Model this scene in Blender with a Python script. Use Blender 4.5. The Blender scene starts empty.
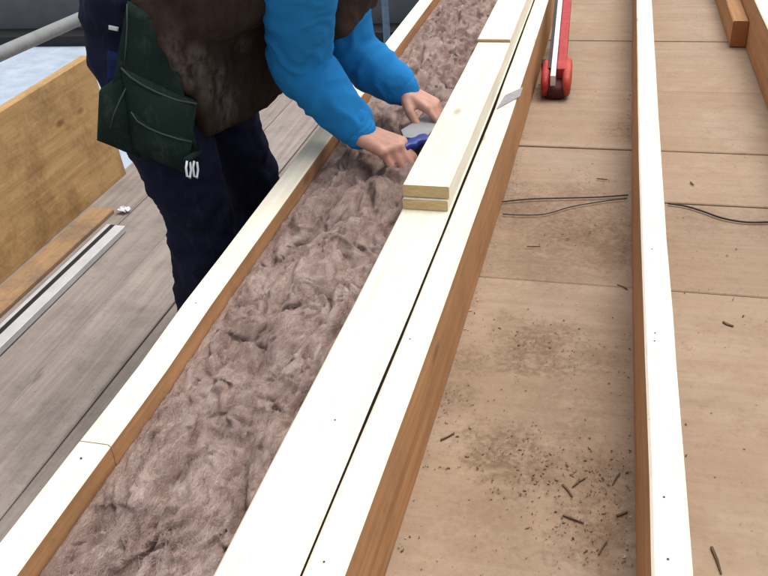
import bpy, bmesh, math, random
import numpy as np
from mathutils import Vector, Matrix, noise

random.seed(7)
SC = bpy.context.scene
COL = SC.collection

# ------------------------------------------------------------------ camera
F_PX, PITCH, YAW, ROLL, CAM_H = 850.13, 0.562956, -0.279608, -0.072577, 0.784897
_fw = Vector((math.sin(YAW)*math.cos(PITCH), math.cos(YAW)*math.cos(PITCH), -math.sin(PITCH)))
_r = Vector((math.cos(YAW), -math.sin(YAW), 0))
_u = _r.cross(_fw)
_r2 = _r*math.cos(ROLL) + _u*math.sin(ROLL)
_u2 = -_r*math.sin(ROLL) + _u*math.cos(ROLL)
CAM_P = Vector((0, 0, CAM_H))
cd = bpy.data.cameras.new('camera')
cam = bpy.data.objects.new('camera', cd)
COL.objects.link(cam)
cam.matrix_world = Matrix(((_r2.x, _u2.x, -_fw.x, CAM_P.x), (_r2.y, _u2.y, -_fw.y, CAM_P.y),
                           (_r2.z, _u2.z, -_fw.z, CAM_P.z), (0, 0, 0, 1)))
cd.sensor_width = 36.0
cd.lens = F_PX/768*36.0
cd.clip_start = 0.02
cd.clip_end = 1000
SC.camera = cam

# ------------------------------------------------------------------ light
SUN_EL, SUN_AZ = math.radians(70), math.radians(38)   # azimuth from +Y towards +X
world = bpy.data.worlds.new('World')
SC.world = world
world.use_nodes = True
wn = world.node_tree.nodes
wl = world.node_tree.links
bg = wn['Background']
sky = wn.new('ShaderNodeTexSky')
sky.sky_type = 'NISHITA'
sky.sun_disc = False
sky.sun_elevation = SUN_EL
sky.sun_rotation = SUN_AZ
sky.air_density = 1.0
sky.dust_density = 4.0
hs = wn.new('ShaderNodeHueSaturation')
hs.inputs['Saturation'].default_value = 0.28      # an overcast sky is nearly white
wl.new(sky.outputs[0], hs.inputs['Color'])
wl.new(hs.outputs[0], bg.inputs['Color'])
bg.inputs['Strength'].default_value = 0.15
sd = bpy.data.lights.new('sun', 'SUN')
sd.energy = 1.05
sd.angle = math.radians(40)
sd.color = (1.0, 0.965, 0.91)
sun = bpy.data.objects.new('sun', sd)
COL.objects.link(sun)
_sd = Vector((math.sin(SUN_AZ)*math.cos(SUN_EL), math.cos(SUN_AZ)*math.cos(SUN_EL), math.sin(SUN_EL)))
sun.rotation_euler = (-_sd).to_track_quat('-Z', 'Y').to_euler()
sun.location = _sd*20
SC.view_settings.view_transform = 'Standard'
SC.view_settings.look = 'None'
SC.view_settings.exposure = 0.52
SC.view_settings.gamma = 1.0
SC.view_settings.use_curve_mapping = False


# ------------------------------------------------------------------ pixel helpers (a pixel gives a direction only)
def ray(x, y):
    return _fw*F_PX + _r2*(x-384) + _u2*(288-y)

def atz(x, y, z):
    d = ray(x, y)
    return CAM_P + d*((z-CAM_P.z)/d.z)

def atx(x, y, X):
    d = ray(x, y)
    return CAM_P + d*(X/d.x)


# ------------------------------------------------------------------ object helpers
def tag(o, label=None, cat=None, group=None, kind=None):
    if label: o['label'] = label
    if cat: o['category'] = cat
    if group: o['group'] = group
    if kind: o['kind'] = kind
    return o

def wloc(o):
    v = Vector(o.location)
    while o.parent:
        o = o.parent
        v += Vector(o.location)
    return v

def empty(name, loc):
    o = bpy.data.objects.new(name, None)
    o.empty_display_size = 0.1
    o.location = loc
    COL.objects.link(o)
    return o

def obj(name, me, base=None, parent=None, smooth=False):
    """me holds world coordinates; base becomes the object's origin"""
    if base is None:
        n = len(me.vertices)
        co = np.empty(n*3); me.vertices.foreach_get('co', co); co = co.reshape(-1, 3)
        base = Vector(((co[:, 0].min()+co[:, 0].max())/2, (co[:, 1].min()+co[:, 1].max())/2, co[:, 2].min()))
    base = Vector(base)
    me.transform(Matrix.Translation(-base))
    o = bpy.data.objects.new(name, me)
    COL.objects.link(o)
    if parent:
        o.parent = parent
        o.location = base - wloc(parent)
    else:
        o.location = base
    if smooth:
        me.polygons.foreach_set('use_smooth', [True]*len(me.polygons))
    return o

class MB:
    def __init__(s):
        s.v = []; s.f = []; s.mi = []
    def add(s, vs, fs, mi=0):
        b = len(s.v)
        s.v += [tuple(v) for v in vs]
        s.f += [tuple(i+b for i in f) for f in fs]
        s.mi += [mi]*len(fs) if isinstance(mi, int) else list(mi)
    def box(s, lo, hi, mi=0, M=None):
        vs = [Vector((x, y, z)) for x in (lo[0], hi[0]) for y in (lo[1], hi[1]) for z in (lo[2], hi[2])]
        if M: vs = [M @ v for v in vs]
        s.add(vs, [(0, 1, 3, 2), (4, 6, 7, 5), (0, 4, 5, 1), (2, 3, 7, 6), (0, 2, 6, 4), (1, 5, 7, 3)], mi)
    def tube(s, pts, r, n=10, mi=0, cap=True):
        pts = [Vector(p) for p in pts]
        rr = r if isinstance(r, (list, tuple)) else [r]*len(pts)
        up = Vector((0, 0, 1)); rings = []
        for i, p in enumerate(pts):
            d = (pts[min(i+1, len(pts)-1)] - pts[max(i-1, 0)]).normalized()
            if abs(d.dot(up)) > .95: up = Vector((1, 0, 0))
            a = d.cross(up).normalized(); b = a.cross(d).normalized()
            rings.append([p + (a*math.cos(t)+b*math.sin(t))*rr[i] for t in [2*math.pi*k/n for k in range(n)]])
            up = b
        vs = [v for R in rings for v in R]
        fs = [(i*n+k, i*n+(k+1) % n, (i+1)*n+(k+1) % n, (i+1)*n+k) for i in range(len(pts)-1) for k in range(n)]
        if cap:
            fs += [tuple(range(n))[::-1], tuple((len(pts)-1)*n+k for k in range(n))]
        s.add(vs, fs, mi)
    def capsule(s, a, ra, b, rb, n=14, m=5):
        """tapered capsule, closed"""
        a = Vector(a); b = Vector(b); d = b-a
        L = max(d.length, 1e-5); d = d/L
        q = d.to_track_quat('Z', 'Y').to_matrix()
        prof = []
        for i in range(1, m+1):
            t = -math.pi/2 + (math.pi/2)*i/m
            prof.append((ra*math.cos(t), ra*math.sin(t)))
        for i in range(0, m):
            t = (math.pi/2)*i/m
            prof.append((rb*math.cos(t), L+rb*math.sin(t)))
        vs = []
        for (rr, z) in prof:
            for k in range(n):
                t = 2*math.pi*k/n
                vs.append(a + q @ Vector((rr*math.cos(t), rr*math.sin(t), z)))
        P = len(prof)
        fs = [(i*n+k, i*n+(k+1) % n, (i+1)*n+(k+1) % n, (i+1)*n+k) for i in range(P-1) for k in range(n)]
        vs += [a-d*ra, b+d*rb]
        fs += [(P*n, (k+1) % n, k) for k in range(n)]
        fs += [(P*n+1, (P-1)*n+k, (P-1)*n+(k+1) % n) for k in range(n)]
        s.add(vs, fs)
    def chain(s, pts, n=14):
        for (p, r), (q, t) in zip(pts[:-1], pts[1:]):
            s.capsule(p, r, q, t, n)
    def mesh(s, name, mats):
        me = bpy.data.meshes.new(name)
        me.from_pydata(s.v, [], s.f)
        for m in (mats if isinstance(mats, (list, tuple)) else [mats]): me.materials.append(m)
        if any(s.mi): me.polygons.foreach_set('material_index', s.mi)
        me.update()
        return me
    def build(s, name, mats, parent=None, base=None, smooth=False, bevel=0, seg=2):
        me = s.mesh(name, mats)
        if bevel:
            bm = bmesh.new(); bm.from_mesh(me)
            es = [e for e in bm.edges if len(e.link_faces) == 2 and e.calc_face_angle() > .6]
            bmesh.ops.bevel(bm, geom=es, offset=bevel, segments=seg, affect='EDGES', profile=.6)
            bm.to_mesh(me); bm.free()
        return obj(name, me, base, parent, smooth)

def interp(tab, y):
    return float(np.interp(y, [t[0] for t in tab], [t[1] for t in tab]))

def wobble(p, s, seed=0.0):
    return noise.noise(Vector((p[0]*s+seed, p[1]*s-seed, p[2]*s+3.1*seed)))


# ------------------------------------------------------------------ materials
class NT:
    """small helper round a node tree"""
    def __init__(s, name):
        s.m = bpy.data.materials.new(name)
        s.m.use_nodes = True
        s.t = s.m.node_tree
        s.b = s.t.nodes['Principled BSDF']
        s.pos = s.t.nodes.new('ShaderNodeNewGeometry').outputs['Position']
    def n(s, typ, **kw):
        x = s.t.nodes.new(typ)
        for k, v in kw.items():
            if k in x.inputs.keys(): s.set(x.inputs[k], v)
            else: setattr(x, k, v)
        return x
    def set(s, inp, v):
        if isinstance(v, bpy.types.NodeSocket): s.t.links.new(v, inp)
        else: inp.default_value = v
    def scaled(s, sc, rot=(0, 0, 0), src=None):
        m = s.n('ShaderNodeMapping'); s.set(m.inputs['Vector'], src or s.pos)
        m.inputs['Scale'].default_value = sc; m.inputs['Rotation'].default_value = rot
        return m.outputs[0]
    def noise(s, vec, scale=1.0, detail=4, rough=.55, dist=0.0, col=False):
        x = s.n('ShaderNodeTexNoise'); s.set(x.inputs['Vector'], vec)
        x.inputs['Scale'].default_value = scale; x.inputs['Detail'].default_value = detail
        x.inputs['Roughness'].default_value = rough; x.inputs['Distortion'].default_value = dist
        return x.outputs['Color' if col else 'Fac']
    def ramp(s, fac, stops):
        x = s.n('ShaderNodeValToRGB'); s.set(x.inputs[0], fac)
        e = x.color_ramp.elements
        while len(e) < len(stops): e.new(.5)
        for i, (p, c) in enumerate(stops):
            e[i].position = p
            e[i].color = (c, c, c, 1) if isinstance(c, (int, float)) else (*c, 1)
        return x.outputs[0]
    def mix(s, fac, a, b, mode='MIX'):
        x = s.n('ShaderNodeMix', data_type='RGBA', blend_type=mode)
        s.set(x.inputs[0], fac)
        for i, v in ((6, a), (7, b)):
            s.set(x.inputs[i], v if isinstance(v, bpy.types.NodeSocket) else (*v, 1))
        return x.outputs[2]
    def math(s, op, a, b=0.0, clamp=False):
        x = s.n('ShaderNodeMath', operation=op, use_clamp=clamp)
        s.set(x.inputs[0], a); s.set(x.inputs[1], b)
        return x.outputs[0]
    def bump(s, h, strength=.3, dist=.002):
        x = s.n('ShaderNodeBump'); s.set(x.inputs['Height'], h)
        x.inputs['Strength'].default_value = strength; x.inputs['Distance'].default_value = dist
        s.set(s.b.inputs['Normal'], x.outputs[0])
    def fin(s, col, rough=.7, spec=.3, metal=0.0):
        s.set(s.b.inputs['Base Color'], col if isinstance(col, bpy.types.NodeSocket) else (*col, 1))
        s.set(s.b.inputs['Roughness'], rough)
        s.b.inputs['Specular IOR Level'].default_value = spec
        s.b.inputs['Metallic'].default_value = metal
        return s.m
    def rnd(s):
        return s.n('ShaderNodeObjectInfo').outputs['Random']

def wood(name, light, dark, grain=(60, 1.6, 60), knots=.5, rough=.7, speck=.0, dirt=None, dirt_amt=0.0, bump=.25, rnd=.0):
    t = NT(name)
    off = t.n('ShaderNodeVectorMath', operation='ADD'); t.set(off.inputs[0], t.pos)
    rv = t.n('ShaderNodeVectorMath', operation='SCALE'); rv.inputs[0].default_value = (3, 17, 5); t.set(rv.inputs['Scale'], t.rnd())
    t.set(off.inputs[1], rv.outputs[0])
    P = off.outputs[0]
    g1 = t.noise(t.scaled(grain, src=P), 1, 5, .6, .6)
    g2 = t.noise(t.scaled(tuple(a*3.5 for a in grain), src=P), 1, 3, .6)
    g = t.math('ADD', t.math('MULTIPLY', g1, .7), t.math('MULTIPLY', g2, .3))
    c = t.ramp(g, [(.3, dark), (.62, light)])
    big = t.noise(P, 2.3, 3, .5)
    c = t.mix(t.ramp(big, [(.35, .0), (.75, .55)]), c, tuple(a*.5+b*.5 for a, b in zip(light, dark)))
    if knots:
        v = t.n('ShaderNodeTexVoronoi', feature='F1'); t.set(v.inputs['Vector'], t.scaled((9, 4.0, 9), src=P)); v.inputs['Scale'].default_value = 1
        k = t.ramp(v.outputs['Distance'], [(.06, 1.0), (.14, 0.0)])
        c = t.mix(t.math('MULTIPLY', k, knots), c, tuple(a*.45 for a in dark))
    if dirt:
        d = t.noise(P, 7, 6, .65)
        d2 = t.noise(P, 60, 3, .6)
        dm = t.math('MULTIPLY', t.ramp(t.math('ADD', t.math('MULTIPLY', d, .75), t.math('MULTIPLY', d2, .25)), [(.46, 0.0), (.66, 1.0)]), dirt_amt)
        c = t.mix(dm, c, dirt)
    if speck:
        sp = t.noise(P, 130, 2, .5)
        c = t.mix(t.math('MULTIPLY', t.ramp(sp, [(.66, 0.0), (.74, 1.0)]), speck), c, tuple(a*.4 for a in dark))
    if rnd:
        hsv = t.n('ShaderNodeHueSaturation'); t.set(hsv.inputs['Color'], c)
        t.set(hsv.inputs['Value'], t.math('ADD', t.math('MULTIPLY', t.rnd(), rnd), 1-rnd/2)); c = hsv.outputs[0]
    t.bump(g, bump, .002)
    return t.fin(c, rough, .25)

def plain(name, col, rough=.6, spec=.4, metal=0.0, var=.25, scale=25, bump=.15, scratch=0.0):
    t = NT(name)
    a = t.noise(t.pos, scale, 5, .6)
    b = t.noise(t.pos, scale*6, 3, .6)
    c = t.mix(t.ramp(a, [(.3, 0.0), (.7, 1.0)]), tuple(x*(1-var) for x in col), tuple(min(1, x*(1+var)) for x in col))
    if scratch:
        c = t.mix(t.math('MULTIPLY', t.ramp(b, [(.6, 0.0), (.72, 1.0)]), scratch), c, tuple(x*.35 for x in col))
    t.bump(t.math('ADD', a, b), bump, .002)
    return t.fin(c, t.ramp(b, [(.3, rough*.8), (.7, min(1, rough*1.2))]), spec, metal)

def cloth(name, col, col2=None, smear=None, smear_amt=0.0, weave=900, folds=.5, spots=None):
    t = NT(name)
    big = t.noise(t.pos, 9, 5, .6)
    c = t.mix(t.ramp(big, [(.35, 0.0), (.7, 1.0)]), col, col2 or tuple(x*1.4 for x in col))
    fine = t.noise(t.pos, weave, 2, .6)
    c = t.mix(.35, c, t.mix(fine, tuple(x*.5 for x in col), tuple(min(1, x*1.6) for x in col)))
    if smear:
        s1 = t.noise(t.scaled((30, 30, 11), (0, .6, .3)), 1, 7, .68, .4)
        s2 = t.noise(t.pos, 70, 3, .6)
        m = t.math('MULTIPLY', t.ramp(t.math('ADD', t.math('MULTIPLY', s1, .7), t.math('MULTIPLY', s2, .3)), [(.40, 0.0), (.64, 1.0)] if spots else [(.52, 0.0), (.68, 1.0)]), smear_amt)
        if spots:
            tot = .12
            for (px, py, X, rad) in spots:
                d = t.n('ShaderNodeVectorMath', operation='DISTANCE'); t.set(d.inputs[0], t.pos); d.inputs[1].default_value = atx(px, py, X)
                mr = t.n('ShaderNodeMapRange', interpolation_type='SMOOTHSTEP'); t.set(mr.inputs['Value'], d.outputs['Value'])
                mr.inputs['From Min'].default_value = rad*1.25; mr.inputs['From Max'].default_value = rad*.3
                tot = t.math('MAXIMUM', mr.outputs[0], tot)
            m = t.math('MULTIPLY', m, tot)
        c = t.mix(m, c, smear)
    t.bump(t.math('ADD', t.math('MULTIPLY', t.noise(t.pos, 30, 4, .6), folds), t.math('MULTIPLY', fine, .12)), .5, .006)
    return t.fin(c, .9, .15)

M = {}
M['top'] = wood('planed_pine', (.85, .805, .69), (.735, .655, .485), grain=(75, 1.1, 75), knots=.65, rough=.75, speck=.25, dirt=(.50, .43, .33), dirt_amt=.22, bump=.2)
M['side'] = wood('treated_pine_side', (.53, .285, .13), (.33, .16, .065), grain=(40, 1.6, 55), knots=.5, rough=.75, speck=.25, dirt=(.17, .10, .06), dirt_amt=.35, bump=.5)
M['endg'] = wood('sawn_end_grain', (.60, .46, .25), (.42, .28, .12), grain=(30, 30, 160), knots=0, rough=.85, bump=.5)
M['orange_end'] = wood('orange_end_grain', (.40, .17, .06), (.26, .10, .04), grain=(60, 60, 90), knots=0, rough=.85, bump=.5)
M['scaf'] = wood('weathered_scaffold_board', (.35, .30, .265), (.205, .17, .148), grain=(45, 1.5, 45), knots=.5, rough=.9, speck=.45, dirt=(.14, .12, .11), dirt_amt=.5, bump=.6, rnd=.2)
M['ply'] = wood('golden_board', (.56, .36, .16), (.34, .19, .07), grain=(30, 2.4, 34), knots=.8, rough=.7, speck=.4, dirt=(.17, .095, .04), dirt_amt=.6, bump=.5)
M['plank'] = wood('orange_plank', (.40, .25, .13), (.25, .15, .075), grain=(40, 2, 40), knots=.3, rough=.8, speck=.4, dirt=(.16, .12, .09), dirt_amt=.9, bump=.5)
M['edge'] = wood('gap_shade_plank_edge', (.09, .065, .05), (.045, .034, .028), knots=0, bump=.4)  # plank sides coloured near black: painted shade of the narrow gap beside the joist

def deck_material():
    t = NT('dusty_deck')
    P = t.pos
    g = t.noise(t.scaled((2.2, 45, 45)), 1, 5, .6, .5)
    c = t.ramp(g, [(.3, (.322, .238, .170)), (.7, (.402, .308, .228))])
    big = t.noise(P, 4.0, 4, .6)
    c = t.mix(t.ramp(big, [(.35, .0), (.7, .75)]), c, (.345, .237, .155))
    pale = t.noise(P, 9.0, 5, .65)
    c = t.mix(t.math('MULTIPLY', t.ramp(pale, [(.5, 0.0), (.7, 1.0)]), .45), c, (.44, .345, .255))
    fine = t.noise(P, 95, 5, .7)
    mid = t.noise(P, 19, 7, .72, .5)
    # patches of trodden dirt, each with its place on the deck (metres)
    total = None
    spots = [(535, 350, .10, .8), (590, 355, .075, .5), (505, 455, .085, .85), (545, 470, .06, .7), (600, 470, .07, .6),
             (585, 232, .15, .7), (520, 205, .13, .6), (470, 360, .05, .6), (455, 395, .05, .55), (600, 530, .09, .7), (560, 400, .12, .35), (490, 520, .10, .3), (540, 260, .12, .45),
             (575, 195, .10, .55), (615, 250, .09, .6), (535, 90, .10, .5), (700, 216, .10, .35), (760, 222, .08, .3), (625, 130, .08, .5), (575, 430, .06, .5)]
    for (px, py, rad, amt) in spots:
        w = atz(px, py, -.169)
        d = t.n('ShaderNodeVectorMath', operation='DISTANCE'); t.set(d.inputs[0], P); d.inputs[1].default_value = w
        dd = t.math('ADD', d.outputs['Value'], t.math('MULTIPLY', t.math('SUBTRACT', mid, .5), rad*5.0))
        mr = t.n('ShaderNodeMapRange', interpolation_type='SMOOTHSTEP'); t.set(mr.inputs['Value'], dd)
        mr.inputs['From Min'].default_value = rad*1.35; mr.inputs['From Max'].default_value = rad*.3
        mr.inputs['To Min'].default_value = 0; mr.inputs['To Max'].default_value = amt
        total = mr.outputs[0] if total is None else t.math('MAXIMUM', total, mr.outputs[0])
    # broad, soft damp stains
    damp = None
    for (px, py, rad, amt) in ((540, 400, .20, .5), (500, 500, .20, .45), (590, 480, .17, .55), (570, 240, .22, .55), (560, 330, .15, .5), (690, 260, .2, .25), (730, 480, .2, .2), (560, 120, .2, .3)):
        w = atz(px, py, -.169)
        d = t.n('ShaderNodeVectorMath', operation='DISTANCE'); t.set(d.inputs[0], P); d.inputs[1].default_value = w
        dd = t.math('ADD', d.outputs['Value'], t.math('MULTIPLY', t.math('SUBTRACT', big, .5), rad*3.5))
        mr = t.n('ShaderNodeMapRange', interpolation_type='SMOOTHSTEP'); t.set(mr.inputs['Value'], dd)
        mr.inputs['From Min'].default_value = rad*1.2; mr.inputs['From Max'].default_value = rad*.2
        mr.inputs['To Min'].default_value = 0; mr.inputs['To Max'].default_value = amt
        damp = mr.outputs[0] if damp is None else t.math('MAXIMUM', damp, mr.outputs[0])
    c = t.mix(t.math('MULTIPLY', damp, t.ramp(pale, [(.35, .5), (.6, 1.0)])), c, (.235, .150, .090))
    grit = t.ramp(t.math('ADD', t.math('MULTIPLY', fine, .45), t.math('MULTIPLY', mid, .55)), [(.40, .12), (.54, 1.0)])
    m = t.math('MULTIPLY', total, grit)
    c = t.mix(m, c, (.13, .077, .043))
    allover = t.math('MULTIPLY', t.ramp(t.math('ADD', t.math('MULTIPLY', fine, .5), t.math('MULTIPLY', mid, .5)), [(.50, 0.0), (.66, 1.0)]), .55)
    c = t.mix(allover, c, (.25, .165, .098))
    hsv = t.n('ShaderNodeHueSaturation'); t.set(hsv.inputs['Color'], c)
    t.set(hsv.inputs['Value'], t.math('ADD', t.math('MULTIPLY', t.rnd(), .14), .93))
    t.bump(t.math('ADD', t.math('MULTIPLY', fine, .6), g), .45, .003)
    return t.fin(hsv.outputs[0], .9, .15)
M['deck'] = deck_material()

def wool_material(name, a, b, c3):
    t = NT(name)
    n1 = t.noise(t.scaled((30, 14, 30)), 1, 6, .65, .8)
    n2 = t.noise(t.scaled((420, 110, 300)), 1, 4, .7, 1.5)
    n3 = t.noise(t.pos, 8, 4, .6)
    c = t.ramp(t.math('ADD', t.math('MULTIPLY', n1, .65), t.math('MULTIPLY', n2, .35)), [(.33, a), (.5, b), (.68, c3)])
    c = t.mix(t.ramp(n3, [(.4, 0.0), (.75, .5)]), c, a)
    t.bump(t.math('ADD', n2, n1), .9, .006)
    return t.fin(c, 1.0, .05)
M['wool'] = wool_material('mineral_wool', (.19, .118, .095), (.45, .325, .28), (.68, .55, .49))
M['fibre'] = wool_material('mineral_wool_fibre', (.34, .24, .195), (.48, .37, .315), (.66, .56, .50))

M['blue'] = cloth('blue_sweater', (.014, .175, .44), (.020, .225, .54), weave=700)
M['navy'] = cloth('navy_trousers', (.008, .010, .027), (.013, .017, .045), folds=.7, smear=(.07, .07, .085), smear_amt=.22)
M['navy2'] = cloth('worn_blue_patch', (.009, .014, .055), (.02, .032, .14))
M['brown'] = cloth('dirty_brown_jacket', (.030, .0185, .014), (.044, .027, .020), smear=(.22, .185, .168), smear_amt=.62, folds=.2, spots=[(172, 52, -.87, .045), (190, 66, -.865, .06), (208, 84, -.86, .065), (222, 104, -.85, .06), (238, 40, -.82, .035)])
M['green'] = cloth('dark_green_canvas', (.009, .021, .0165), (.014, .029, .023), smear=(.10, .11, .10), smear_amt=.25)
M['trim'] = cloth('grey_green_trim', (.05, .062, .056), (.085, .10, .092))
M['black'] = plain('black_rubber', (.012, .012, .013), .7, .3, bump=.2)
M['boot'] = plain('brown_boot_leather', (.06, .035, .02), .6, .4)
M['skin'] = plain('skin', (.52, .27, .195), .5, .4, var=.18, scale=30, bump=.12)
M['hair'] = plain('dark_hair', (.03, .02, .015), .7, .3, var=.4, scale=80, bump=.8)
M['eye'] = plain('eye_white', (.75, .73, .7), .2, .5, var=.02, bump=0)
M['steel'] = plain('dusty_steel', (.42, .43, .44), .5, .5, .6, var=.10, scale=20, bump=.1, scratch=.3)
M['alu'] = plain('aluminium', (.66, .68, .71), .45, .5, .55, var=.08, scale=16, bump=.1, scratch=.25)
M['galv'] = plain('galvanised_tube', (.25, .255, .25), .6, .4, .3, var=.15, scale=12, bump=.2, scratch=.3)
M['bluepl'] = plain('blue_plastic', (.012, .035, .23), .45, .5, var=.15, scale=40, bump=.1, scratch=.3)
M['red'] = plain('scuffed_red_paint', (.40, .030, .028), .6, .4, var=.3, scale=30, bump=.15, scratch=.6)
M['redl'] = plain('orange_red_plastic', (.47, .060, .035), .6, .4, var=.3, scale=30, bump=.15, scratch=.55)
M['darkred'] = plain('shaded_dark_red', (.07, .016, .014), .75, .3, var=.3, scale=40, bump=.2, scratch=.5)  # red darkened: the shadow on the tool's base is put into its colour
M['silver'] = plain('brushed_rail', (.74, .70, .71), .4, .5, .35, var=.08, scale=30, bump=.1, scratch=.2)
M['wire'] = plain('dark_cable', (.035, .032, .035), .6, .3)
M['chip'] = wood('dark_splinter', (.15, .09, .05), (.06, .036, .02), knots=0, bump=.4)
M['chip2'] = wood('bark_crumb', (.26, .165, .095), (.11, .068, .038), knots=0, bump=.4)
M['dust'] = wood('pale_sawdust', (.62, .46, .30), (.45, .31, .19), knots=0, bump=.4)
M['nail'] = plain('nail_steel', (.07, .065, .065), .5, .5, .7)
M['white'] = plain('white_plastic_film', (.75, .77, .8), .35, .5, var=.08, bump=.2)
M['tape'] = plain('grey_tape', (.30, .275, .29), .7, .3, var=.12, scale=60)
M['membrane'] = plain('pale_roof_membrane', (.36, .425, .50), .75, .3, var=.16, scale=6, bump=.3, scratch=.2)
M['slate'] = plain('slate', (.045, .056, .064), .6, .4, var=.35, scale=3, bump=.4)
M['gutter'] = plain('black_gutter', (.008, .008, .009), .5, .4)
M['fascia'] = plain('grey_render', (.12, .125, .13), .85, .2, var=.12, scale=5)
M['bricky'] = plain('brick_wall', (.28, .14, .09), .9, .2, var=.3, scale=14, bump=.5)
M['ground'] = plain('yard_ground', (.20, .20, .19), .95, .2, var=.3, scale=1.5, bump=.4, scratch=.3)
M['slategrey_pipe'] = plain('blue_grey_pipe', (.13, .19, .25), .5, .4)

DECK_Z = -0.169           # top of the deck; tops of the joists are z = 0
FLOOR_Z = -0.62           # top of the scaffold boards

# ================================================================== SETTING
g = MB(); g.add([(-300, -300, -6), (300, -300, -6), (300, 300, -6), (-300, 300, -6)], [(0, 1, 2, 3)])
tag(g.build('ground', M['ground'], base=(0, 0, -6)), kind='structure')

# the house whose roof is being worked on
house = tag(empty('house', (0.4, 2.2, -6)), 'rendered house carrying the roof deck and joists', 'house')
b = MB(); b.box((-.66, -2.0, -6), (2.2, 6.2, DECK_Z-.0245)); b.build('wall', M['fascia'], house)

# roof deck: boards laid across under the joists
deck = tag(empty('roof_deck', (0, 2, DECK_Z-.024)), kind='structure')
seams = [-1.9, -1.2, -.55, .05, .62, 1.53, 2.235, 2.70, 3.235, 3.75, 4.3, 4.85, 5.4, 6.1]
for i, (a, c) in enumerate(zip(seams[:-1], seams[1:])):
    parts = [(-.72, 2.2, a, c)]
    if a == 1.53:            # a narrower pair of boards right of the middle joist
        parts = [(-.72, .109, a, c), (.112, 2.2, a, 1.925), (.112, 2.2, 1.928, c)]
    for (x0, x1, y0, y1) in parts:
        m = MB()
        dz = -random.random()*.0018 - (.002 if i % 2 else 0)
        dx = random.uniform(-.001, .001)
        jl, jr = random.uniform(-.003, .003), random.uniform(-.003, .003)
        n = 12
        vs = []; fs = []
        for k in range(n+1):
            x = x0+(x1-x0)*k/n
            ya = y0+.002+wobble((x, y0, 0), 5)*.0015; yb = y1-.002+wobble((x, y1, 0), 5)*.0015
            for (y, z) in ((ya, DECK_Z-.022), (ya, DECK_Z+dz-.002), (ya+.003, DECK_Z+dz), (yb-.003, DECK_Z+dz), (yb, DECK_Z+dz-.002), (yb, DECK_Z-.022)):
                vs.append((x, y, z))
        for k in range(n):
            for q in range(6):
                a0 = k*6+q; b0 = k*6+(q+1) % 6
                fs.append((a0, a0+6, b0+6, b0))
        fs += [tuple(range(6)), tuple(n*6+q for q in reversed(range(6)))]
        m.add(vs, fs)
        m.build('deck_board', M['deck'], deck)

# the scaffold beside the roof
scaf = tag(empty('scaffold', (-1.4, 2, -6)), 'tube scaffold with grey weathered boards beside the roof', 'scaffold')
edges = [-1.915, -1.692, -1.468, -1.243, -1.018, -.793, -.702]
for i, (x0, x1) in enumerate(zip(edges[:-1], edges[1:])):
    m = MB(); n = 24
    y0, y1 = -1.2+random.uniform(-.1, .1), 4.25+random.uniform(-.12, .12)
    vs = []; fs = []
    for k in range(n+1):
        y = y0+(y1-y0)*k/n
        s = .0015*math.sin(y*1.3+i)
        xa, xb = x0+.0016+s, x1-.0016+s
        z = FLOOR_Z - (.003 if i % 2 else 0) + .001*math.sin(y*2+i*2)
        for (x, zz) in ((xa, z-.038), (xa, z-.003), (xa+.004, z), (xb-.004, z), (xb, z-.003), (xb, z-.038)):
            vs.append((x, y, zz))
    for k in range(n):
        for q in range(6):
            a0 = k*6+q; b0 = k*6+(q+1) % 6
            fs.append((a0, b0, b0+6, a0+6))
    fs += [tuple(reversed(range(6))), tuple(n*6+q for q in range(6))]
    m.add(vs, fs)
    m.build('scaffold_board', M['scaf'], scaf)
for y in (-.8, .9, 2.55, 4.0):
    m = MB(); m.tube([(-2.12, y, FLOOR_Z-.071), (-.70, y, FLOOR_Z-.071)], .0242, 12); m.build('transom', M['galv'], scaf, smooth=True)
for y in (-.7, 4.14):
    m = MB(); m.tube([(-2.072, y, -6), (-2.072, y, 1.2)], .0242, 12); m.build('standard', M['galv'], scaf, smooth=True)
p0, p1 = atx(0, 54, -2.02), atx(95, 12, -2.02)
dr = (p1-p0)/(p1.y-p0.y)
m = MB(); m.tube([p0+dr*(-1.0-p0.y), p0+dr*(4.6-p0.y)], .0245, 14); m.build('guard_rail', M['galv'], scaf, smooth=True)

# neighbouring building seen past the scaffold
E0, E1 = atz(0, 47, -1.5), atz(95, 46, -1.5)
ex = (E1-E0).normalized()                      # along the eaves
ey = Vector((-ex.y, ex.x, 0))                  # away from us
nb = tag(empty('neighbour_building', E0 + ey*2 - Vector((0, 0, 4.5))), 'neighbouring building with pale flat roof and dark slate slope', 'building')
def EP(a, d, z): return E0 + ex*a + ey*d + Vector((0, 0, z))
def slab(name, mat, a0, a1, d0, d1, z0, z1, parent, bevel=0):
    m = MB()
    vs = [EP(a, d, z) for a in (a0, a1) for d in (d0, d1) for z in (z0, z1)]
    m.add(vs, [(0, 1, 3, 2), (4, 6, 7, 5), (0, 4, 5, 1), (2, 3, 7, 6), (0, 2, 6, 4), (1, 5, 7, 3)])
    return m.build(name, mat, parent, bevel=bevel)
slab('wall', M['fascia'], -9, 5.2, -4.6, 6, -4.5, -.021, nb)
slab('flat_roof', M['membrane'], -9.1, 5.3, -4.7, 0, -.02, 0, nb, .004)
slab('gutter', M['gutter'], -9.1, 5.3, .003, .30, -.02, .10, nb, .01)
slab('fascia', M['fascia'], -9.1, 5.3, .303, .42, -.02, .42, nb, .006)
sl = MB()
pit = math.radians(24)
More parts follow.
